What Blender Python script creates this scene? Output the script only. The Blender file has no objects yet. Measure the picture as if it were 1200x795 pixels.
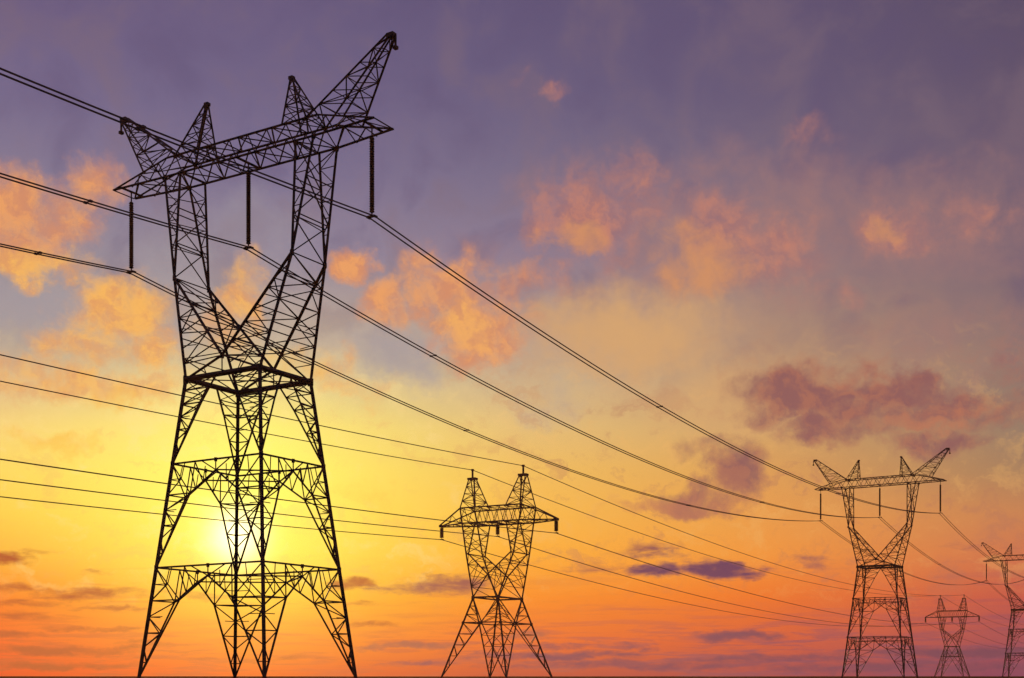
import bpy, bmesh, math, random
from mathutils import Vector, Matrix, noise
R = math.radians
random.seed(7)
scene = bpy.context.scene
col = scene.collection

# ------------------------------------------------------------------ camera
EYE = 0.6                      # low viewpoint in the field, metres
F_PX, W_PX, HOR = 1541.46, 1200.0, 795.0
cam_d = bpy.data.cameras.new('camera')
cam_d.sensor_width = 36.0
cam_d.lens = F_PX / W_PX * 36.0
cam_d.shift_y = (HOR - 397.5) / W_PX
cam_d.clip_start = 0.1
cam_d.clip_end = 20000
cam = bpy.data.objects.new('camera', cam_d)
cam.location = (0, 0, EYE)
cam.rotation_euler = (R(90), 0, 0)
col.objects.link(cam)
scene.camera = cam

def azel(px, py):
    """compass bearing / elevation (degrees) of a sight line measured on the photo"""
    x, z = (px - 600) / F_PX, (HOR - py) / F_PX
    return math.degrees(math.atan(x)), math.degrees(math.atan(z / math.hypot(x, 1)))

SUN_AZ, SUN_EL = azel(277, 629)

# ------------------------------------------------------------------ view
vs = scene.view_settings
vs.view_transform = 'Standard'
vs.look = 'None'
vs.exposure = 0.0
vs.gamma = 1.0
vs.use_curve_mapping = False

# ------------------------------------------------------------------ sun
sd = bpy.data.lights.new('sun', 'SUN')
sd.energy = 2.0
sd.angle = R(0.5)
sd.color = (1.0, 0.72, 0.42)
sun = bpy.data.objects.new('sun', sd)
sun.rotation_euler = (R(90 - SUN_EL), 0, R(180 - SUN_AZ) + math.pi)
sdir = Vector((math.sin(R(SUN_AZ)) * math.cos(R(SUN_EL)), math.cos(R(SUN_AZ)) * math.cos(R(SUN_EL)), math.sin(R(SUN_EL))))
sun.rotation_euler = (-sdir).to_track_quat('-Z', 'Y').to_euler()
col.objects.link(sun)

# ------------------------------------------------------------------ world: dusk sky with clouds
world = bpy.data.worlds.new('World')
scene.world = world
world.use_nodes = True
NT = world.node_tree
NT.nodes.clear()

def lin(c):
    out = []
    for v in c[:3]:
        v = v / 255.0
        out.append(v / 12.92 if v <= 0.04045 else ((v + 0.055) / 1.055) ** 2.4)
    return (*out, 1.0)

def nd(kind, **kw):
    n = NT.nodes.new(kind)
    for k, v in kw.items():
        setattr(n, k, v)
    return n

def put(sock, v):
    if isinstance(v, bpy.types.NodeSocket):
        NT.links.new(v, sock)
    else:
        sock.default_value = v

def M(op, a, b=None, clamp=False):
    n = nd('ShaderNodeMath', operation=op, use_clamp=clamp)
    put(n.inputs[0], a)
    if b is not None:
        put(n.inputs[1], b)
    return n.outputs[0]

def V(op, a, b=None, out=0):
    n = nd('ShaderNodeVectorMath', operation=op)
    put(n.inputs[0], a)
    if b is not None:
        put(n.inputs[1], b)
    return n.outputs[out]

def mapr(v, a, b, c=0.0, d=1.0, kind='SMOOTHSTEP'):
    n = nd('ShaderNodeMapRange', interpolation_type=kind)
    put(n.inputs['Value'], v)
    for k, x in zip(('From Min', 'From Max', 'To Min', 'To Max'), (a, b, c, d)):
        put(n.inputs[k], x)
    return n.outputs[0]

def mix(f, a, b, blend='MIX'):
    n = nd('ShaderNodeMix', data_type='RGBA', blend_type=blend)
    put(n.inputs[0], f)
    put(n.inputs[6], a)
    put(n.inputs[7], b)
    return n.outputs[2]

def fbm(vec, scale, detail=6, rough=0.55, dist=0.0, color=False):
    n = nd('ShaderNodeTexNoise', noise_dimensions='3D')
    put(n.inputs['Vector'], vec)
    n.inputs['Scale'].default_value = scale
    n.inputs['Detail'].default_value = detail
    n.inputs['Roughness'].default_value = rough
    n.inputs['Distortion'].default_value = dist
    return n.outputs['Color' if color else 'Fac']

tc = nd('ShaderNodeTexCoord')
DIR = V('NORMALIZE', tc.outputs['Generated'])
sep = nd('ShaderNodeSeparateXYZ')
put(sep.inputs[0], DIR)
DX, DY, DZ = sep.outputs
AZ = M('MULTIPLY', M('ARCTAN2', DX, DY), 180 / math.pi)
EL = M('MULTIPLY', M('ARCSINE', DZ), 180 / math.pi)
comb = nd('ShaderNodeCombineXYZ')
put(comb.inputs[0], AZ)
put(comb.inputs[1], EL)
P = comb.outputs[0]

# base gradient: colours of the clear sky at five bearings
YS = (0, 100, 200, 300, 400, 450, 500, 550, 600, 650, 700, 750, 793)
COLS = {
    0: [(106,92,128),(115,104,138),(131,121,146),(148,140,150),(182,165,148),(224,192,142),(248,212,118),(254,218,96),(255,210,76),(253,184,58),(249,130,28),(242,98,20),(230,66,14)],
    300: [(104,91,127),(109,98,133),(121,111,143),(146,136,154),(198,180,156),(238,216,142),(253,234,112),(255,240,98),(255,238,90),(255,228,76),(254,200,46),(252,150,26),(240,88,12)],
    600: [(96,85,120),(102,92,126),(118,108,136),(138,124,146),(178,158,146),(206,180,140),(230,192,120),(242,192,94),(250,188,74),(253,176,54),(250,144,32),(238,110,32),(184,66,54)],
    900: [(95,82,114),(100,88,118),(117,103,124),(142,119,124),(178,142,116),(200,156,110),(208,162,104),(220,158,88),(232,156,76),(242,150,60),(240,116,38),(214,86,52),(156,64,82)],
    1200: [(90,77,103),(96,82,107),(109,91,112),(124,102,114),(138,114,110),(144,120,108),(150,124,104),(168,128,94),(202,132,84),(208,116,78),(198,86,72),(158,70,90),(118,56,100)],
}
EL_MAX = 60.0
base = None
prev_az = None
for px, cols in COLS.items():
    r = nd('ShaderNodeValToRGB')
    r.color_ramp.interpolation = 'LINEAR'
    stops = [(azel(px, y)[1], c) for y, c in zip(YS, cols)][::-1]
    top = stops[-1][1]
    stops.append((46.0, tuple(v * .66 for v in top)))
    els = r.color_ramp.elements
    while len(els) < len(stops):
        els.new(0.5)
    for e, (pos, c) in zip(els, stops):
        e.position = max(0, pos / EL_MAX)
        e.color = lin(c)
    put(r.inputs[0], M('DIVIDE', EL, EL_MAX, clamp=True))
    a = azel(px, 500)[0]
    if base is None:
        base = r.outputs[0]
    else:
        base = mix(mapr(AZ, prev_az, a, kind='LINEAR'), base, r.outputs[0])
    prev_az = a

# noise fields, all in degrees of sky
warp = V('SCALE', V('SUBTRACT', fbm(P, 0.42, 7, 0.6, color=True), (0.5, 0.5, 0.5)))
warp.node.inputs['Scale'].default_value = 3.4
PW = V('ADD', P, warp)
tex = fbm(P, 0.75, 8, 0.62, 0.3)
tex_soft = fbm(V('ADD', P, (31, 7, 3)), 0.30, 6, 0.55, 0.4)

def blob(px, py, rx, ry, s=1.0, inner=0.15, src=None):
    a, e = azel(px, py)
    d = V('SUBTRACT', src or PW, (a, e, 0))
    d = V('MULTIPLY', d, (26.9 / rx, 26.9 / ry, 0))
    return mapr(V('LENGTH', d, out=1), inner, 1.15, s, 0.0)

def union(specs, src=None):
    m = None
    for sp in specs:
        b = blob(*sp, src=src)
        m = b if m is None else M('MAXIMUM', m, b)
    return m

def layer(c0, color, specs, color2=None, rag=1.25, lo=0.16, hi=1.05, gain=1.0, grow=1.42):
    """a bank of cloud: soft envelopes broken up by the noise field"""
    m = union([(sp[0], sp[1], sp[2] * grow, sp[3] * grow, sp[4]) for sp in specs])
    k = M('ADD', m, M('MULTIPLY', M('SUBTRACT', tex, 0.5), rag))
    k = M('MULTIPLY', mapr(k, lo, hi), mapr(m, 0.0, 0.3), clamp=True)
    if gain != 1.0:
        k = M('MULTIPLY', k, gain)
    c = lin(color)
    if color2:
        c = mix(mapr(tex_in, .38, .62), lin(color2), c)
    return mix(k, c0, c)

tex_in = fbm(V('ADD', PW, (5, 17, 2)), 1.1, 6, 0.6, 0.2)
mott = fbm(V('MULTIPLY', V('ADD', PW, (13, 2, 8)), (0.28, 0.62, 1)), 1.0, 8, 0.62, 0.4)
sky = base
# broad soft veils in the upper sky
veil = M('MULTIPLY', mapr(tex_soft, 0.46, 0.68), mapr(EL, 9, 16, 0, 0.36))
sky = mix(veil, sky, lin((128, 106, 117)))
veil2 = M('MULTIPLY', mapr(tex_soft, 0.52, 0.30), mapr(EL, 10, 16, 0, 0.32))
sky = mix(veil2, sky, lin((90, 77, 114)))
# mottling of the middle sky
midb = M('MULTIPLY', mapr(EL, 2.2, 5.0), mapr(EL, 16.0, 11.0))
right = mapr(AZ, -6, 4)
sky = mix(M('MULTIPLY', M('MULTIPLY', mapr(mott, .52, .68), midb), mapr(AZ, -6, 4, .32, .30)), sky, mix(right, lin((255, 226, 150)), lin((240, 182, 104))))
sky = mix(M('MULTIPLY', M('MULTIPLY', mapr(mott, .48, .34), midb), mapr(AZ, -6, 4, .22, .38)), sky, mix(right, lin((226, 160, 100)), lin((176, 112, 92))))
# thin peach veil across the right hand sky
sky = layer(sky, (172, 124, 114), [(860, 270, 230, 90, .75), (1060, 260, 170, 70, .7), (700, 240, 120, 60, .6), (560, 330, 130, 60, .5), (1110, 400, 140, 60, .5)], rag=1.0, lo=.1, hi=1.15, gain=.62)
# warm light tan glow under the middle clouds
sky = layer(sky, (212, 164, 112), [(730, 390, 130, 55, .85), (880, 470, 130, 50, .6), (640, 430, 60, 40, .4)], rag=.5, lo=.1, hi=1.0)
# blue grey gaps between the golden clouds
sky = layer(sky, (158, 150, 158), [(50, 352, 110, 30, .9), (215, 310, 50, 50, .7), (470, 420, 70, 36, .8), (300, 270, 90, 60, .5), (215, 400, 30, 40, .6),
                                   (60, 395, 50, 22, .6), (640, 480, 60, 30, .4)], rag=.7, lo=.15, hi=1.0, gain=.8)
# pinkish orange sunlit cloud (upper left, centre)
sky = layer(sky, (232, 158, 100), [
    (20, 240, 60, 36, .95), (105, 222, 40, 32, .8), (60, 262, 60, 34, .8), (10, 275, 70, 40, .9),
    (418, 315, 26, 26, 1.0), (515, 335, 52, 40, .95), (560, 385, 66, 46, .95), (455, 358, 38, 28, .85),
    (600, 330, 60, 26, .5), (545, 410, 35, 28, .8),
], color2=(210, 140, 104))
sky = layer(sky, (196, 128, 108), [
    (690, 255, 74, 44, .9), (738, 215, 40, 34, .6), (648, 114, 19, 14, .62), (610, 95, 22, 12, .3),
    (845, 262, 48, 46, .75), (900, 300, 62, 50, .7), (1055, 270, 62, 30, .66), (1145, 250, 64, 28, .5), (940, 160, 40, 24, .42),
    (630, 335, 60, 24, .55), (990, 345, 30, 16, .4), (1190, 432, 30, 20, .35), (720, 300, 50, 26, .4), (810, 225, 40, 20, .35),
], color2=(166, 114, 112), rag=1.2, lo=.16, hi=1.1)
sky = layer(sky, (208, 144, 100), [(675, 278, 40, 24, .7), (825, 312, 55, 48, .8), (790, 290, 40, 28, .5), (1040, 270, 24, 14, .6)], rag=1.2, lo=.2, hi=1.1)
# golden lower cloud on the left
sky = layer(sky, (244, 180, 94), [
    (35, 310, 70, 20, .95), (140, 365, 58, 40, 1.0), (105, 410, 60, 30, .75), (170, 410, 46, 30, .8),
    (287, 345, 26, 46, .85), (268, 388, 36, 26, .6), (548, 382, 42, 30, .6), (20, 422, 50, 16, .7),
    (60, 446, 100, 20, .75), (150, 455, 70, 22, .7), (380, 430, 56, 26, .5), (420, 462, 56, 20, .5),
], color2=(226, 158, 98))
sky = layer(sky, (248, 186, 66), [(440, 582, 50, 18, .55), (70, 515, 50, 14, .7), (130, 470, 60, 14, .6), (330, 430, 60, 18, .5)], gain=.7)
# mauve shaded clouds on the right
sky = layer(sky, (166, 106, 90), [
    (940, 462, 78, 34, 1.0), (960, 500, 50, 26, .85), (1045, 458, 82, 24, .9), (1110, 470, 62, 22, .85), (1005, 480, 60, 22, .8),
    (1160, 485, 60, 22, .6), (1095, 520, 66, 20, .75), (1185, 435, 36, 18, .42), (868, 552, 40, 40, .8), (820, 587, 66, 20, .75),
    (835, 525, 56, 18, .5), (1045, 512, 50, 16, .5), (770, 590, 50, 14, .4), (1000, 500, 80, 26, .7), (1070, 480, 90, 26, .7), (1190, 470, 60, 26, .5), (900, 480, 40, 24, .6),
], color2=(142, 93, 92), rag=0.8, hi=0.92)
sky = layer(sky, (196, 122, 88), [(1080, 492, 60, 11, .7), (1130, 474, 50, 10, .6), (800, 592, 110, 14, .6), (1000, 440, 60, 10, .4)], gain=.8)

# low stratus streaks, flattened along the horizon
PSv = V('MULTIPLY', P, (0.16, 1.9, 1.0))
streak = fbm(PSv, 1.0, 7, 0.6, 0.5)
streak2 = fbm(V('ADD', V('MULTIPLY', P, (0.33, 3.6, 1.0)), (9, 4, 2)), 1.0, 6, 0.6, 0.3)
scol = mix(mapr(AZ, -21, -7, kind='LINEAR'), lin((198, 88, 42)), lin((196, 92, 62)))
scol = mix(mapr(AZ, -4, 12, kind='LINEAR'), scol, lin((122, 66, 100)))
near_sun = mapr(AZ, -19, -11, 1, .5)
near_sun = M('MAXIMUM', near_sun, mapr(AZ, -9, -2, .5, 1))
band = M('MULTIPLY', M('MULTIPLY', mapr(EL, 6.0, 1.6), mapr(EL, 0.4, 1.4, .4, 1)), near_sun)
sm = M('MULTIPLY', M('MULTIPLY', mapr(streak, 0.53, 0.68), band), mapr(AZ, -12, -2, 1.0, .55))
sky = mix(M('MULTIPLY', sm, .8), sky, scol)
band2 = M('MULTIPLY', mapr(EL, 3.6, 0.6), near_sun)
sm2 = M('MULTIPLY', mapr(streak2, 0.46, 0.62), band2)
sky = mix(M('MULTIPLY', sm2, .85), sky, scol)

# single flat low clouds
wv = V('MULTIPLY', warp, (0.9, 0.28, 0))
PS = V('ADD', P, wv)
tex_low = fbm(V('MULTIPLY', V('ADD', P, (3, 1, 4)), (0.8, 2.6, 1)), 1.0, 7, 0.6, 0.3)
def low(c0, color, specs, gain=1.0):
    m = union([(a, b, c * 1.3, d * 1.45, e) for a, b, c, d, e in specs], src=PS)
    k = mapr(M('ADD', m, M('MULTIPLY', M('SUBTRACT', tex_low, .5), 1.3)), .2, .95)
    m = M('MULTIPLY', M('MULTIPLY', k, mapr(m, 0, .3)), gain, clamp=True)
    return mix(m, c0, lin(color))
sky = low(sky, (172, 76, 36), [(8, 655, 40, 9, .8), (50, 645, 40, 6, .4), (105, 698, 75, 8, .8), (15, 690, 50, 8, .6), (110, 672, 40, 5, .4), (30, 725, 60, 7, .5),
                               (90, 762, 120, 6, .8), (235, 697, 50, 6, .6), (420, 684, 45, 8, .85), (110, 738, 70, 4, .6), (20, 708, 50, 6, .6), (130, 716, 60, 4, .55), (60, 780, 110, 5, .8), (300, 772, 120, 4, .5), (180, 755, 60, 4, .6), (10, 745, 50, 5, .6), (430, 732, 50, 4, .5), (430, 709, 30, 4, .5)])
sky = low(sky, (150, 86, 78), [(525, 686, 60, 14, .85), (480, 692, 60, 8, .6), (700, 664, 60, 9, .5), (760, 645, 50, 10, .6), (620, 745, 60, 6, .5), (480, 756, 90, 5, .7)])
sky = low(sky, (96, 56, 92), [(845, 668, 60, 11, 1.0), (770, 668, 46, 9, .85), (772, 650, 40, 9, .55), (870, 747, 70, 6, .8), (730, 757, 50, 6, .6), (650, 757, 60, 5, .6),
                               (1150, 640, 60, 5, .4), (1130, 766, 160, 7, .8), (1060, 783, 220, 7, .7), (760, 779, 220, 8, .7), (640, 768, 120, 6, .8), (900, 772, 160, 6, .7), (500, 778, 70, 4, .5), (1020, 745, 80, 5, .5), (1090, 700, 60, 6, .35), (960, 655, 60, 10, .4)])

# sun disc glare in the thin cloud
dot = V('DOT_PRODUCT', DIR, tuple(sdir), out=1)
om = M('SUBTRACT', 1.0, dot)
g1 = M('MULTIPLY', M('EXPONENT', M('MULTIPLY', om, -1 / (2 * math.sin(R(0.75)) ** 2 / 2))), 1.1)
g2 = M('MULTIPLY', M('EXPONENT', M('MULTIPLY', om, -1 / (2 * math.sin(R(3.4)) ** 2 / 2))), 0.26)
sky = mix(1.0, sky, mix(1.0, lin((255, 250, 235)), g1, 'MULTIPLY'), 'ADD')
sky = mix(1.0, sky, mix(1.0, lin((255, 250, 120)), g2, 'MULTIPLY'), 'ADD')

# away from the sunset the sky is plain dusk
back = mapr(V('DOT_PRODUCT', DIR, tuple(Vector((0, 1, 0))), out=1), 0.85, 0.15)
sky = mix(back, sky, lin((74, 68, 96)))
under = mapr(DZ, 0.0, -0.05)
sky = mix(under, sky, lin((40, 30, 30)))

bg = nd('ShaderNodeBackground')
put(bg.inputs[0], sky)
bg.inputs[1].default_value = 1.0
nish = nd('ShaderNodeTexSky', sky_type='NISHITA')
nish.sun_disc = False
nish.sun_elevation = R(SUN_EL)
nish.sun_rotation = R(SUN_AZ)
bg2 = nd('ShaderNodeBackground')
put(bg2.inputs[0], nish.outputs[0])
bg2.inputs[1].default_value = 0.0012
add = nd('ShaderNodeAddShader')
put(add.inputs[0], bg.outputs[0])
put(add.inputs[1], bg2.outputs[0])
wo = nd('ShaderNodeOutputWorld')
NT.links.new(add.outputs[0], wo.inputs['Surface'])

# ------------------------------------------------------------------ materials
def material(name, c0, c1, scale, rough=0.7, metal=0.0, spec=0.3, bump=0.0):
    m = bpy.data.materials.new(name)
    m.use_nodes = True
    t = m.node_tree
    b = t.nodes['Principled BSDF']
    n = t.nodes.new('ShaderNodeTexNoise')
    n.inputs['Scale'].default_value = scale
    n.inputs['Detail'].default_value = 6
    co = t.nodes.new('ShaderNodeTexCoord')
    t.links.new(co.outputs['Object'], n.inputs['Vector'])
    r = t.nodes.new('ShaderNodeValToRGB')
    r.color_ramp.elements[0].position = .35
    r.color_ramp.elements[0].color = (*c0, 1)
    r.color_ramp.elements[1].position = .68
    r.color_ramp.elements[1].color = (*c1, 1)
    t.links.new(n.outputs['Fac'], r.inputs[0])
    t.links.new(r.outputs[0], b.inputs['Base Color'])
    b.inputs['Roughness'].default_value = rough
    b.inputs['Metallic'].default_value = metal
    b.inputs['Specular IOR Level'].default_value = spec
    if bump:
        bp = t.nodes.new('ShaderNodeBump')
        bp.inputs['Strength'].default_value = bump
        t.links.new(n.outputs['Fac'], bp.inputs['Height'])
        t.links.new(bp.outputs[0], b.inputs['Normal'])
    return m

STEEL = material('weathered_steel', (.024, .021, .019), (.062, .054, .048), 1.7, .62, .15, .3)
PORCELAIN = material('brown_porcelain', (.018, .013, .011), (.03, .021, .018), 3, .75, 0, .08)
CABLE = material('weathered_cable', (.10, .09, .08), (.17, .15, .135), 2, .7, .2, .2)
CONCRETE = material('footing_concrete', (.16, .15, .14), (.27, .26, .24), 3, .95, 0, .1, .3)
SOIL = material('dark_field', (.010, .010, .007), (.028, .024, .015), .12, 1.0, 0, 0.0, .6)

# ------------------------------------------------------------------ mesh helpers
def link_mesh(name, bm, mat, parent=None):
    me = bpy.data.meshes.new(name)
    bm.normal_update()
    bm.to_mesh(me)
    bm.free()
    me.materials.append(mat)
    o = bpy.data.objects.new(name, me)
    col.objects.link(o)
    if parent:
        o.parent = parent
    return o

def thing(name, label, cat, loc, rz, group=None):
    o = bpy.data.objects.new(name, None)
    o.empty_display_size = 1
    col.objects.link(o)
    o.location = loc
    o.rotation_euler = (0, 0, rz)
    o['label'] = label
    o['category'] = cat
    if group:
        o['group'] = group
    return o

def copy_tree(o, parent=None):
    c = o.copy()
    col.objects.link(c)
    c.parent = parent
    for ch in list(o.children):
        copy_tree(ch, c)
    return c

def bar(bm, p, q, s, t=None, ref=None):
    """rolled steel angle (L section) of leg width s from p to q"""
    p, q = Vector(p), Vector(q)
    d = q - p
    if d.length < 1e-4:
        return
    d.normalize()
    ref = Vector(ref) if ref is not None else (Vector((0, 0, 1)) if abs(d.z) < .9 else Vector((1, 0, 0)))
    a = d.cross(ref)
    if a.length < 1e-3:
        a = d.cross(Vector((0, 1, 0)))
    a.normalize()
    b = d.cross(a).normalized()
    a, b = (a + b).normalized(), (b - a).normalized()      # heel of the angle turned outwards
    t = t or s * .2
    h = s * .5
    prof = [(-h, -h), (h, -h), (h, -h + t), (-h + t, -h + t), (-h + t, h), (-h, h)]
    ring = []
    for c in (p, q):
        ring.append([bm.verts.new(c + a * x + b * y) for x, y in prof])
    n = len(prof)
    for i in range(n):
        j = (i + 1) % n
        bm.faces.new((ring[0][i], ring[0][j], ring[1][j], ring[1][i]))
    bm.faces.new(ring[0][::-1])
    bm.faces.new(ring[1])

def poly(bm, pts, s, **k):
    for a, b in zip(pts[:-1], pts[1:]):
        bar(bm, a, b, s, **k)

def box(bm, c, sx, sy, sz, rot=None):
    m = Matrix.Translation(c) @ (rot.to_4x4() if rot else Matrix.Identity(4)) @ Matrix.Diagonal((sx, sy, sz, 1))
    bmesh.ops.create_cube(bm, size=1, matrix=m)

def gusset(bm, c, s):
    """bolted joint plates, one in each plane of the corner"""
    box(bm, c, s, .03, s)
    box(bm, c, .036, s * .9, s * 1.05)

def lerp(a, b, t):
    return Vector(a).lerp(Vector(b), t)

def lattice(bm, p0, p1, q0, q1, n, s, horiz=True, flip=0, cross=False, ends=False):
    """n panels between chord p0-p1 and chord q0-q1"""
    for i in range(n):
        a0, a1 = lerp(p0, p1, i / n), lerp(p0, p1, (i + 1) / n)
        b0, b1 = lerp(q0, q1, i / n), lerp(q0, q1, (i + 1) / n)
        if cross:
            bar(bm, a0, b1, s)
            bar(bm, b0, a1, s)
        elif (i + flip) % 2:
            bar(bm, a0, b1, s)
        else:
            bar(bm, b0, a1, s)
        if horiz and (i > 0 or ends):
            bar(bm, a0, b0, s)
    if ends:
        bar(bm, p1, q1, s)

def lathe(bm, prof, segs=12, c=(0, 0, 0)):
    rings = []
    for r, z in prof:
        rings.append([bm.verts.new((c[0] + r * math.cos(2 * math.pi * k / segs), c[1] + r * math.sin(2 * math.pi * k / segs), c[2] + z)) for k in range(segs)])
    for a, b in zip(rings[:-1], rings[1:]):
        for k in range(segs):
            j = (k + 1) % segs
            bm.faces.new((a[k], a[j], b[j], b[k]))
    bm.faces.new(rings[0][::-1])
    bm.faces.new(rings[-1])

def insulator(parent, u, v, ztop, zbot, r, pitch, hang):
    """string of cap-and-pin discs with its hanger above and its clamp below"""
    z0 = ztop - hang
    z1 = zbot + .30
    n = max(4, int((z0 - z1) / pitch))
    st = (z0 - z1) / n
    prof = [(.04, z1)]
    for k in range(n):
        z = z1 + k * st
        prof += [(r * .72, z + .02 * st), (r * .76, z + .12 * st), (r * .98, z + .22 * st), (r, z + .34 * st), (r * .9, z + .55 * st), (r * .74, z + .78 * st), (r * .72, z + .97 * st)]
    prof.append((.04, z0))
    bm = bmesh.new()
    lathe(bm, prof, 14)
    o = link_mesh('insulator', bm, PORCELAIN, parent)
    o.location = (u, v, 0)
    for p in o.data.polygons:
        p.use_smooth = False
    bm = bmesh.new()
    lathe(bm, [(.05, z0), (.05, ztop - .05), (.11, ztop - .04), (.11, ztop + .06)], 8)
    link_mesh('hanger', bm, STEEL, o)
    bm = bmesh.new()
    lathe(bm, [(.05, zbot + .06), (.05, z1 - .002)], 8)
    box(bm, (0, 0, zbot + .05), .62, .34, .05)
    box(bm, (-.27, 0, zbot), .13, .36, .12)
    box(bm, (.27, 0, zbot), .13, .36, .12)
    link_mesh('clamp', bm, STEEL, o)
    return o

def footing(parent, x, y):
    bm = bmesh.new()
    lathe(bm, [(.62, -.25), (.62, .12), (.50, .16), (.42, EYE - .04), (.36, EYE)], 16)
    o = link_mesh('footing', bm, CONCRETE, parent)
    o.location = (x, y, 0)
    return o

# ------------------------------------------------------------------ setting: ground
bm = bmesh.new()
radii = [0, 8, 16, 26, 40, 60, 90, 130, 180, 240, 310, 390, 480, 560, 620, 650, 680, 710, 740, 780, 850, 1000, 1200, 1400]
SEG = 160
prev = None
for r in radii:
    ring = []
    for k in range(SEG if r else 1):
        a = 2 * math.pi * k / SEG
        x, y = r * math.sin(a), r * math.cos(a)
        t = min(1, max(0, (r - 620) / 120))
        t = t * t * (3 - 2 * t)
        z = 1.62 * t + (.16 * noise.noise(Vector((x * .012, y * .012, 3))) * min(1, r / 60) if r > 100 else 0) * (1 - t) - .12 * (1 - t) * min(1, r / 300) * 0
        z += t * .10 * noise.noise(Vector((x * .02, y * .02, 9)))
        ring.append(bm.verts.new((x, y, z)))
    if prev is not None:
        for k in range(SEG):
            j = (k + 1) % SEG
            if len(prev) == 1:
                bm.faces.new((prev[0], ring[j], ring[k]))
            else:
                bm.faces.new((prev[k], prev[j], ring[j], ring[k]))
    prev = ring
bmesh.ops.recalc_face_normals(bm, faces=bm.faces)
g = link_mesh('ground', bm, SOIL)
if g.data.polygons[0].normal.z < 0:
    g.data.flip_normals()
g['kind'] = 'structure'

# ------------------------------------------------------------------ evening haze
HAZE = 0.00019
bm = bmesh.new()
box(bm, (0, 0, 24.0), 3000, 3000, 52.0)
hz = bpy.data.materials.new('evening_haze')
hz.use_nodes = True
ht = hz.node_tree
ht.nodes.clear()
hv = ht.nodes.new('ShaderNodeVolumePrincipled')
hv.inputs['Color'].default_value = (.92, .42, .26, 1)
hv.inputs['Density'].default_value = HAZE
hv.inputs['Anisotropy'].default_value = 0.5
ho = ht.nodes.new('ShaderNodeOutputMaterial')
ht.links.new(hv.outputs[0], ho.inputs['Volume'])
h = link_mesh('haze', bm, hz)
h['kind'] = 'stuff'

# ------------------------------------------------------------------ tall wineglass pylon
H0 = EYE
def P3(u, v, z):
    return Vector((u, v, z + H0))

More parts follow.
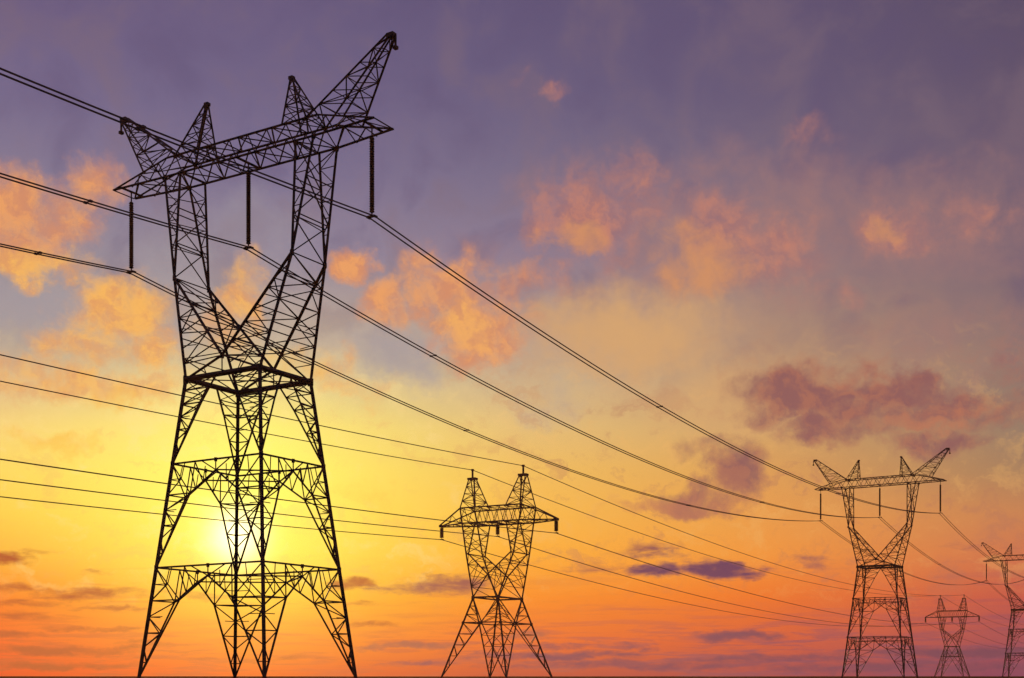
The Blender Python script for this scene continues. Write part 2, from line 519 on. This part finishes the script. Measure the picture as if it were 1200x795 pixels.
def tall_pylon():
    t = thing('transmission_tower', '', 'pylon', (0, 0, 0), 0, 'tall lattice pylons of the main power line')
    BU, BV, ZW = 5.75, 4.72, 20.77
    WU, WV = 3.42, 2.60
    Z1, Z2 = 7.62, 14.85
    def leg(su, sv, z):
        k = z / ZW
        return P3(su * (BU + (WU - BU) * k), sv * (BV + (WV - BV) * k), z)
    MAIN, MID, SM, XS = .25, .14, .085, .065
    corners = ((-1, -1), (1, -1), (1, 1), (-1, 1))
    for su, sv in corners:
        bm = bmesh.new()
        bar(bm, leg(su, sv, 0) - Vector((0, 0, .02)), leg(su, sv, ZW), MAIN)
        for z in (Z1, Z2):
            gusset(bm, leg(su, sv, z), .36)
        lg = link_mesh('leg', bm, STEEL, t)
        footing(lg, *leg(su, sv, 0)[:2])
    # tiers of body bracing: arched K braces with small panels beside each leg
    faces = [(corners[i], corners[(i + 1) % 4]) for i in range(4)]
    for za, zb in ((0, Z1), (Z1, Z2), (Z2, ZW)):
        bm = bmesh.new()
        kinks = []
        top = (zb == ZW)
        for ca, cb in faces:
            mid = (leg(*ca, zb) + leg(*cb, zb)) / 2
            kk = []
            for c, o in ((ca, cb), (cb, ca)):
                L0, L1 = leg(*c, za), leg(*c, zb)
                tk = .70
                zk = za + (zb - za) * tk
                lk = leg(*c, zk)
                mk = (leg(*c, zk) + leg(*o, zk)) / 2
                kink = lk.lerp(mk, (.53 if za == 0 else .50) if not top else .52)
                apex = mid - Vector((0, 0, .72)) if not top else leg(*c, zb).lerp(mid, .84)
                kk.append(kink)
                poly(bm, [L0, kink, apex], MID * .9)
                bar(bm, lk, kink, MID * .75)
                a13, b13 = L0.lerp(lk, .2), L0.lerp(kink, .2)
                a40, b40 = L0.lerp(lk, .58), L0.lerp(kink, .58)
                a55 = L0.lerp(lk, .79)
                b55 = L0.lerp(kink, .79)
                bar(bm, a13, b13, SM)
                bar(bm, a40, b40, SM * 1.15)
                bar(bm, b13, L0.lerp(lk, .40), SM)
                bar(bm, L0.lerp(lk, .40), b40, SM)
                bar(bm, a55, b40, SM)
                bar(bm, a55, a55.lerp(b55, .62), XS)
                bar(bm, a55, kink, SM)
                # panel between the kink and the beam above
                fr = (kink - lk).length / (mid - L1).length
                B1 = L1.lerp(mid, min(fr, .8))
                if not top:
                    bar(bm, kink, B1, SM)
                    bar(bm, L1, kink, SM)
                    bar(bm, lk, (L1 + kink) / 2, SM)
                    bar(bm, (L1 + lk) / 2, (L1 + kink) / 2, XS)
                    m1 = kink.lerp(apex, .5)
                    bar(bm, B1, m1, SM)
                    bar(bm, m1, B1.lerp(apex, .5), XS)
                    bar(bm, L1.lerp(B1, .55), (L1 + kink) / 2, XS)
                else:
                    m1 = kink.lerp(apex, .55)
                    l1 = lk.lerp(L1, .55)
                    bar(bm, l1, m1, SM)
                    bar(bm, lk, m1, SM)
                    bar(bm, l1, apex, SM)
                    bar(bm, L1, m1, XS)
            kinks.append(kk)
        # plan ties joining the arches of neighbouring faces across each corner
        for i in range(4):
            bar(bm, kinks[i][1], kinks[(i + 1) % 4][0], SM)
        link_mesh('body_bracing', bm, STEEL, t)
    # flat rings at two levels
    for z in (Z1, Z2):
        bm = bmesh.new()
        mids = []
        for ca, cb in faces:
            bar(bm, leg(*ca, z), leg(*cb, z), MID)
            m = (leg(*ca, z) + leg(*cb, z)) / 2
            mids.append(m)
            gusset(bm, m, .26)
            # post down to the crown of the arch
            low = m - Vector((0, 0, .72))
            bar(bm, m, low, SM)
            for f in (.34, .66):
                bar(bm, leg(*ca, z).lerp(leg(*cb, z), f), low, SM)
        for i in range(4):
            d = Vector((0, 0, .72))
            bar(bm, mids[i] - d, mids[(i + 1) % 4] - d, MID * .8)
        link_mesh('ring_frame', bm, STEEL, t)
    # heavy waist frame
    bm = bmesh.new()
    wc = [leg(su, sv, ZW) for su, sv in corners]
    for i in range(4):
        a, b = wc[i], wc[(i + 1) % 4]
        bar(bm, a, b, .34, t=.15)
        gusset(bm, a, .5)
    bar(bm, wc[0], wc[2], SM)
    bar(bm, wc[1], wc[3], SM)
    VB = {}
    for sv in (-1, 1):
        VB[sv] = P3(0, sv * WV, 22.03)
        for su in (-1, 1):
            bar(bm, leg(su, sv, ZW), VB[sv], .17)
            m = leg(su, sv, ZW).lerp(VB[sv], .5)
            bar(bm, m, leg(su, sv, ZW).lerp(leg(-su, sv, ZW), .3), XS)
        bar(bm, VB[sv], (leg(-1, sv, ZW) + leg(1, sv, ZW)) / 2, SM)
        gusset(bm, VB[sv], .36)
    bar(bm, VB[-1], VB[1], SM)
    link_mesh('waist_frame', bm, STEEL, t)
    # two arms of the wineglass
    UK, VK, ZK = 5.45, 1.70, 28.4
    UO, UI, VT, ZB, ZT = 6.9, 5.35, 1.22, 36.0, 37.45
    for su in (-1, 1):
        bm = bmesh.new()
        K = {sv: P3(su * UK, sv * VK, ZK) for sv in (-1, 1)}
        Wc = {sv: leg(su, sv, ZW) for sv in (-1, 1)}
        TO = {sv: P3(su * UO, sv * VT, ZB) for sv in (-1, 1)}
        TI = {sv: P3(su * UI, sv * VT, ZB) for sv in (-1, 1)}
        for sv in (-1, 1):
            bar(bm, Wc[sv], K[sv], .20)
            bar(bm, VB[sv], K[sv], .20)
            bar(bm, K[sv], TO[sv], .17)
            bar(bm, K[sv], TI[sv], .17)
            gusset(bm, K[sv], .34)
            # side panels
            lattice(bm, Wc[sv], Wc[sv].lerp(K[sv], .9), VB[sv], VB[sv].lerp(K[sv], .9), 6, SM, flip=(su + 1) // 2)
            for f in (.08, .25, .42):           # redundants in the wide lower panels
                a, b = Wc[sv].lerp(K[sv], f), VB[sv].lerp(K[sv], f)
                bar(bm, a.lerp(b, .5), Wc[sv].lerp(K[sv], f + .075), XS)
            lattice(bm, K[sv].lerp(TO[sv], .12), TO[sv], K[sv].lerp(TI[sv], .12), TI[sv], 6, XS, flip=sv > 0)
        # faces across the line
        lattice(bm, Wc[-1], K[-1], Wc[1], K[1], 5, SM, ends=True)
        lattice(bm, VB[-1], K[-1], VB[1], K[1], 6, SM, flip=1)
        lattice(bm, K[-1], TO[-1], K[1], TO[1], 3, SM, flip=1, ends=True)
        lattice(bm, K[-1], TI[-1], K[1], TI[1], 3, SM, ends=True)
        for f in (.3, .55, .8):
            bar(bm, K[-1].lerp(TO[-1], f), K[1].lerp(TI[1], f), XS)
        link_mesh('arm', bm, STEEL, t)
    # crossarm: box truss with wedge ends
    bm = bmesh.new()
    UE, VE, ZE = 12.05, 1.03, 36.0
    VTT = 1.0
    BIG = .155
    for sv in (-1, 1):
        bar(bm, P3(-UO, sv * VT, ZB), P3(UO, sv * VT, ZB), BIG)
        bar(bm, P3(-6.1, sv * VTT, ZT), P3(6.1, sv * VTT, ZT), BIG)
        n = 8
        for i in range(n):
            u0, u1 = -UO + 2 * UO * i / n, -UO + 2 * UO * (i + 1) / n
            um = (u0 + u1) / 2
            bar(bm, P3(u0, sv * VT, ZB), P3(um, sv * VTT, ZT), SM)
            bar(bm, P3(um, sv * VTT, ZT), P3(u1, sv * VT, ZB), SM)
        for su in (-1, 1):
            # tapered end
            tip = P3(su * UE, sv * VE - .35, ZE)
            bar(bm, P3(su * UO, sv * VT, ZB), tip, BIG)
            bar(bm, P3(su * 6.1, sv * VTT, ZT), P3(su * 7.0, sv * VTT, ZT), BIG * .9)
            bar(bm, P3(su * 7.0, sv * VTT, ZT), tip, BIG * .8)
            ub = [8.6, 10.4]
            def topz(u):
                return ZT if u < 7.0 else ZT + (ZE - ZT) * (u - 7.0) / (UE - 7.0)
            pu = UO
            for k, u in enumerate(ub):
                b = P3(su * u, sv * (VT + (VE - VT) * (u - UO) / (UE - UO)), ZB)
                um = (pu + u) / 2
                tp = P3(su * um, sv * (VTT + .03 * max(0, um - 7) / 5), topz(um))
                bar(bm, P3(su * pu, sv * VT, ZB), tp, SM)
                bar(bm, tp, b, SM)
                pu = u
    # plan bracing top and bottom
    n = 8
    lattice(bm, P3(-UO, -VT, ZB), P3(UO, -VT, ZB), P3(-UO, VT, ZB), P3(UO, VT, ZB), n, SM, ends=True)
    lattice(bm, P3(-6.1, -VTT, ZT), P3(6.1, -VTT, ZT), P3(-6.1, VTT, ZT), P3(6.1, VTT, ZT), n, SM, flip=1, ends=True)
    for su in (-1, 1):
        lattice(bm, P3(su * UO, -VT, ZB), P3(su * UE, -VE - .35, ZE), P3(su * UO, VT, ZB), P3(su * UE, VE - .35, ZE), 2, SM, ends=True)
        lattice(bm, P3(su * 7.0, -VTT, ZT), P3(su * UE, -VE - .35, ZE), P3(su * 7.0, VTT, ZT), P3(su * UE, VE - .35, ZE), 2, XS, ends=False)
        bar(bm, P3(su * 11.18, -VE - .38, ZE), P3(su * 11.18, VE - .28, ZE), .16)
        for sv in (-1, 1):
            gusset(bm, P3(su * UO, sv * VT, ZB), .34)
            gusset(bm, P3(su * 6.1, sv * VTT, ZT), .34)
    bar(bm, P3(0, -VT, ZB), P3(0, VT, ZB), .17)
    link_mesh('crossarm', bm, STEEL, t)
    # four lattice horns
    for su in (-1, 1):
        for (ua, ub, ut, zt, n, tipw) in ((6.1, 9.25, 12.41, 41.7, 6, .22), (6.1, 3.95, 3.95, 40.95, 5, .12)):
            bm = bmesh.new()
            ch = {}
            zb2 = ZT if ub < 7.0 else ZT + (ZE - ZT) * (ub - 7.0) / (UE - 7.0)
            for key, u, z in (('a', ua, ZT), ('b', ub, zb2)):
                for sv in (-1, 1):
                    p0 = P3(su * u, sv * VTT, z + .02)
                    off = tipw if key == ('b' if ub > ua else 'a') else -tipw
                    p1 = P3(su * (ut + (off if ub > ua else abs(off) if key == 'a' else 0)), sv * .13, zt + (.18 if key == 'a' and ub > ua else 0))
                    ch[key, sv] = (p0, p1)
                    bar(bm, p0, p1, .125)
            for k1, k2, fl in ((('a', -1), ('a', 1), 0), (('b', -1), ('b', 1), 1), (('a', -1), ('b', -1), 0), (('a', 1), ('b', 1), 1)):
                lattice(bm, ch[k1][0], ch[k1][1], ch[k2][0], ch[k2][1], n, XS, flip=fl)
            tip = P3(su * ut, 0, zt + .06)
            if ub > ua:
                box(bm, tip, .55, .42, .30)
                box(bm, tip + Vector((su * .34, 0, -.42)), .10, .12, .75)
                box(bm, tip + Vector((su * .34, 0, -.86)), .26, .30, .20)
            else:
                box(bm, tip, .36, .32, .22)
            link_mesh('peak', bm, STEEL, t)
    for u in (-11.18, 0, 11.18):
        insulator(t, u, -.45 if u else 0, ZB + H0, 30.06 + H0, .172, .16, .75 if u else .5)
    return t

TH1, DIR1, SP1 = .5497, .5154, 176.83
A0 = Vector((-18.426, 91.965, 0))
def on_line1(t):
    return A0 + Vector((math.sin(DIR1), math.cos(DIR1), 0)) * SP1 * t
def w1(t, u, z):
    t -= .0026 if abs(u) > 5 else 0
    return on_line1(t) + Vector((u * math.cos(TH1), -u * math.sin(TH1), z + H0))

proto = tall_pylon()
L1 = ['huge black wineglass lattice pylon on the left, in front of the low sun',
      'mid sized wineglass lattice pylon at right with all four horns and three insulators visible',
      'small far wineglass pylon cut off by the right edge of the view']
for i in range(3):
    o = proto if i == 0 else copy_tree(proto)
    o.location = on_line1(i)
    o.rotation_euler = (0, 0, -TH1)
    o['label'] = L1[i]

# ------------------------------------------------------------------ shorter pylon with a hexagonal window
def short_pylon():
    t = thing('transmission_tower', '', 'pylon', (0, 0, 0), 0, 'shorter twin peak lattice pylons of the second line')
    BU, BV, WU, WV, ZW = 6.11, 8.3, 2.35, 4.25, 13.36
    MAIN, MID, SM, XS = .30, .18, .105, .08
    corners = ((-1, -1), (1, -1), (1, 1), (-1, 1))
    def leg(su, sv, z):
        k = z / ZW
        return P3(su * (BU + (WU - BU) * k), sv * (BV + (WV - BV) * k), z)
    ZX = 9.15
    for su, sv in corners:
        bm = bmesh.new()
        bar(bm, leg(su, sv, 0) - Vector((0, 0, .02)), leg(su, sv, ZW), MAIN)
        gusset(bm, leg(su, sv, ZX), .5)
        lg = link_mesh('leg', bm, STEEL, t)
        footing(lg, *leg(su, sv, 0)[:2])
    bm = bmesh.new()
    bm2 = bmesh.new()
    for i in range(4):
        ca, cb = corners[i], corners[(i + 1) % 4]
        X = (leg(*ca, ZX) + leg(*cb, ZX)) / 2
        for c, o in ((ca, cb), (cb, ca)):
            L0, LX, LW = leg(*c, 0), leg(*c, ZX), leg(*c, ZW)
            bar(bm, L0, X, MID)
            bar(bm, X, LW, MID)
            n = 5
            for k in range(1, n):
                a, b = L0.lerp(LX, k / n), L0.lerp(X, k / n)
                bar(bm, a, b, SM)
                a2 = L0.lerp(LX, (k + 1) / n)
                bar(bm, b, a2, SM)
            for k in (1, 2):
                a, b = LX.lerp(LW, k / 3), X.lerp(LW, k / 3)
                bar(bm, a, b, SM)
                bar(bm, X.lerp(LW, (k - 1) / 3), a, SM)
        gusset(bm, X, .42)
        bar(bm2, leg(*ca, ZX), leg(*cb, ZX), MID * 1.2)
    link_mesh('body_bracing', bm, STEEL, t)
    link_mesh('ring_frame', bm2, STEEL, t)
    bm = bmesh.new()
    for i in range(4):
        a, b = leg(*corners[i], ZW), leg(*corners[(i + 1) % 4], ZW)
        bar(bm, a, b, .30)
        gusset(bm, a, .6)
        bar(bm, a.lerp(b, .5), leg(*corners[(i + 1) % 4], ZW).lerp(leg(*corners[(i + 2) % 4], ZW), .5), SM)
    link_mesh('waist_frame', bm, STEEL, t)
    UKO, UK, VK, ZK, ZV = 4.5, 4.05, 2.85, 20.83, 17.2
    ZB, ZT, UT, VT, UIB = 26.0, 28.6, 5.85, 2.55, 2.95
    for su in (-1, 1):
        bm = bmesh.new()
        O, I = {}, {}
        for sv in (-1, 1):
            W0 = leg(su, sv, ZW)
            WX = leg(-su, sv, ZW)
            KO = P3(su * UKO, sv * VK, ZK)
            TOP = P3(su * UT, sv * VT, ZT)
            Vp = P3(0, sv * 3.5, ZV)
            KI = P3(su * UK, sv * VK, ZK)
            TIb = P3(su * UIB, sv * VT, ZB)
            O[sv], I[sv] = (W0, KO, TOP), (WX, Vp, KI, TIb)
            poly(bm, [W0, KO, TOP], .25)
            poly(bm, [WX, Vp, KI, TIb], .23)
            gusset(bm, KI, .3)
            lattice(bm, W0, KO, Vp, KI, 4, SM)
            OB = KO.lerp(TOP, (ZB - ZK) / (ZT - ZK))
            lattice(bm, KO, OB, KI, TIb, 4, SM, flip=1, ends=True)
            bar(bm, W0, Vp, SM)
        for k in range(2):
            lattice(bm, O[-1][k], O[-1][k + 1], O[1][k], O[1][k + 1], 4, SM, flip=k, ends=True)
        lattice(bm, I[-1][1], I[-1][2], I[1][1], I[1][2], 3, SM, ends=True)
        lattice(bm, I[-1][2], I[-1][3], I[1][2], I[1][3], 3, SM, ends=True)
        link_mesh('arm', bm, STEEL, t)
    bm = bmesh.new()
    UE = 10.95
    for sv in (-1, 1):
        bar(bm, P3(-UE, sv * .5, ZB), P3(-UT, sv * VT, ZB), .24)
        bar(bm, P3(-UT, sv * VT, ZB), P3(UT, sv * VT, ZB), .28)
        bar(bm, P3(UT, sv * VT, ZB), P3(UE, sv * .5, ZB), .24)
        bar(bm, P3(-UT, sv * VT, ZT), P3(UT, sv * VT, ZT), .26)
        for su in (-1, 1):
            bar(bm, P3(su * UT, sv * VT, ZT), P3(su * UE, sv * .5, ZB + .25), .24)
            bar(bm, P3(su * UT, sv * VT, ZB), P3(su * 8.0, sv * 1.63, 27.66), SM)
            bar(bm, P3(su * 8.0, sv * 1.63, 27.66), P3(su * 8.8, sv * 1.36, ZB), SM)
        n = 7
        for i in range(n):
            u0, u1 = -UT + 2 * UT * i / n, -UT + 2 * UT * (i + 1) / n
            bar(bm, P3(u0, sv * VT, ZB), P3((u0 + u1) / 2, sv * VT, ZT), SM)
            bar(bm, P3((u0 + u1) / 2, sv * VT, ZT), P3(u1, sv * VT, ZB), SM)
    lattice(bm, P3(-UT, -VT, ZB), P3(UT, -VT, ZB), P3(-UT, VT, ZB), P3(UT, VT, ZB), 7, SM, ends=True)
    lattice(bm, P3(-UT, -VT, ZT), P3(UT, -VT, ZT), P3(-UT, VT, ZT), P3(UT, VT, ZT), 7, SM, ends=True)
    for su in (-1, 1):
        lattice(bm, P3(su * UT, -VT, ZB), P3(su * UE, -.5, ZB), P3(su * UT, VT, ZB), P3(su * UE, .5, ZB), 3, SM, ends=True)
        box(bm, P3(su * UE, 0, ZB + .12), .5, 1.1, .4)
    bar(bm, P3(0, -VT, ZB), P3(0, VT, ZB), .25)
    link_mesh('crossarm', bm, STEEL, t)
    for su in (-1, 1):
        bm = bmesh.new()
        UA, ZA = 4.85, 33.75
        ch = {}
        for key, u, ut in (('a', UT, UA + .55), ('b', 2.9, UA - .5)):
            for sv in (-1, 1):
                ch[key, sv] = (P3(su * u, sv * VT, ZT + .02), P3(su * ut, sv * .38, ZA))
                bar(bm, *ch[key, sv], .19)
        for k1, k2, fl in ((('a', -1), ('a', 1), 0), (('b', -1), ('b', 1), 1), (('a', -1), ('b', -1), 0), (('a', 1), ('b', 1), 1)):
            lattice(bm, ch[k1][0], ch[k1][1], ch[k2][0], ch[k2][1], 4, SM, flip=fl)
        box(bm, P3(su * UA, 0, ZA + .1), 1.55, 1.0, .32)
        pk = link_mesh('peak', bm, STEEL, t)
        bm = bmesh.new()
        lathe(bm, [(.17, ZA + H0 + .26), (.17, 35.2 + H0), (.26, 35.22 + H0), (.26, 35.5 + H0)], 10)
        sp = link_mesh('spike', bm, STEEL, pk)
        sp.location = (su * UA, 0, 0)
    for u in (-UE, 0, UE):
        insulator(t, u, 0, ZB + H0 - .1, 23.85 + H0, .37, .2, .08)
    return t

TH2, DIR2, SP2 = .4882, .5105, 388.36
E0 = Vector((-2.4113, 221.118, 0))
def on_line2(t):
    return E0 + Vector((math.sin(DIR2), math.cos(DIR2), 0)) * SP2 * t
def w2(t, u, z):
    return on_line2(t) + Vector((u * math.cos(TH2), -u * math.sin(TH2), z + H0))
proto2 = short_pylon()
L2 = ['stocky twin peak lattice pylon near the centre with short black insulators',
      'distant small twin peak pylon fading in red haze between two wineglass pylons']
for i in range(2):
    o = proto2 if i == 0 else copy_tree(proto2)
    o.location = on_line2(i)
    o.rotation_euler = (0, 0, -TH2)
    o['label'] = L2[i]

# ------------------------------------------------------------------ cables
def tube(bm, pts, r, segs=6):
    rings = []
    for i, p in enumerate(pts):
        d = (pts[min(i + 1, len(pts) - 1)] - pts[max(i - 1, 0)]).normalized()
        a = d.cross(Vector((0, 0, 1))).normalized()
        b = a.cross(d)
        rings.append([bm.verts.new(p + a * r * math.cos(2 * math.pi * k / segs) + b * r * math.sin(2 * math.pi * k / segs)) for k in range(segs)])
    for x, y in zip(rings[:-1], rings[1:]):
        for k in range(segs):
            j = (k + 1) % segs
            bm.faces.new((x[k], x[j], y[j], y[k]))
    bm.faces.new(rings[0][::-1])
    bm.faces.new(rings[-1])

def run(wf, u, z, spans, n=44):
    """points along a cable hung over several spans [(t0, t1, sag)]"""
    pts = []
    for t0, t1, sag in spans:
        for k in range(n + (1 if t1 == spans[-1][1] else 0)):
            s = k / n
            p = wf(t0 + (t1 - t0) * s, u, z)
            p.z -= 4 * sag * s * (1 - s)
            pts.append(p)
    return pts

HALF = .24
def twin_line(u, label, sags):
    spans = [(-1, 0, sags[0]), (0, 1, sags[1]), (1, 2, sags[2]), (2, 3, sags[3])]
    z = 30.06
    org = w1(0, u, z)
    t = thing('power_line', label, 'power cable', org, 0, 'twin phase cables of the main power line')
    for s in (-HALF, HALF):
        bm = bmesh.new()
        tube(bm, [p - org for p in run(w1, u + s, z, spans)], .048)
        link_mesh('conductor', bm, CABLE, t)
    for i, (t0, t1, sag) in enumerate(spans[:3]):
        for s in ((.134 + .012 * abs(u), .62) if i == 1 else (.3, .72) if i else (.45, .918 - .003 * u)):
            c = w1(t0 + (t1 - t0) * s, u, z)
            c.z -= 4 * sag * s * (1 - s)
            bm = bmesh.new()
            rot = Matrix.Rotation(-TH1, 3, 'Z')
            box(bm, (0, 0, 0), 2 * HALF, .07, .06)
            for k in (-HALF, HALF):
                box(bm, (k, 0, 0), .13, .22, .13)
            o = link_mesh('spacer', bm, CABLE, t)
            o.location = c - org
            o.rotation_euler = (0, 0, -TH1)
twin_line(11.18, 'twin dark cables hung from the big pylon right hand insulator', (4.0, 4.9, 5.2, 5.2))
twin_line(0, 'twin dark cables hung from the big pylon middle insulator', (4.4, 5.3, 5.7, 5.6))
twin_line(-11.18, 'twin dark cables hung from the big pylon left hand insulator', (5.4, 5.0, 5.4, 5.4))

def single_line(u, z, label, sags, name, r, cat, group):
    spans = [(-1, 0, sags[0]), (0, 1, sags[1]), (1, 2, 7.0)]
    org = w2(0, u, z)
    bm = bmesh.new()
    tube(bm, [p - org for p in run(w2, u, z, spans)], r)
    o = link_mesh(name, bm, CABLE)
    o.location = org
    o['label'] = label
    o['category'] = cat
    o['group'] = group
single_line(-10.95, 23.82, 'thin cable from the left insulator of the stocky twin peak pylon', (5.05, 6.6), 'power_line', .066, 'power cable', 'single phase cables of the second line')
single_line(0, 23.82, 'thin cable from the middle insulator of the stocky twin peak pylon', (4.87, 6.8), 'power_line', .066, 'power cable', 'single phase cables of the second line')
single_line(10.95, 23.82, 'thin cable from the right insulator of the stocky twin peak pylon', (4.77, 6.0), 'power_line', .066, 'power cable', 'single phase cables of the second line')
single_line(-4.85, 35.35, 'thin ground wire over the left peak of the stocky pylon', (5.33, 6.6), 'ground_wire', .062, 'ground wire', 'ground wires of the second line')
single_line(4.85, 35.35, 'thin ground wire over the right peak of the stocky pylon', (5.17, 6.9), 'ground_wire', .062, 'ground wire', 'ground wires of the second line')
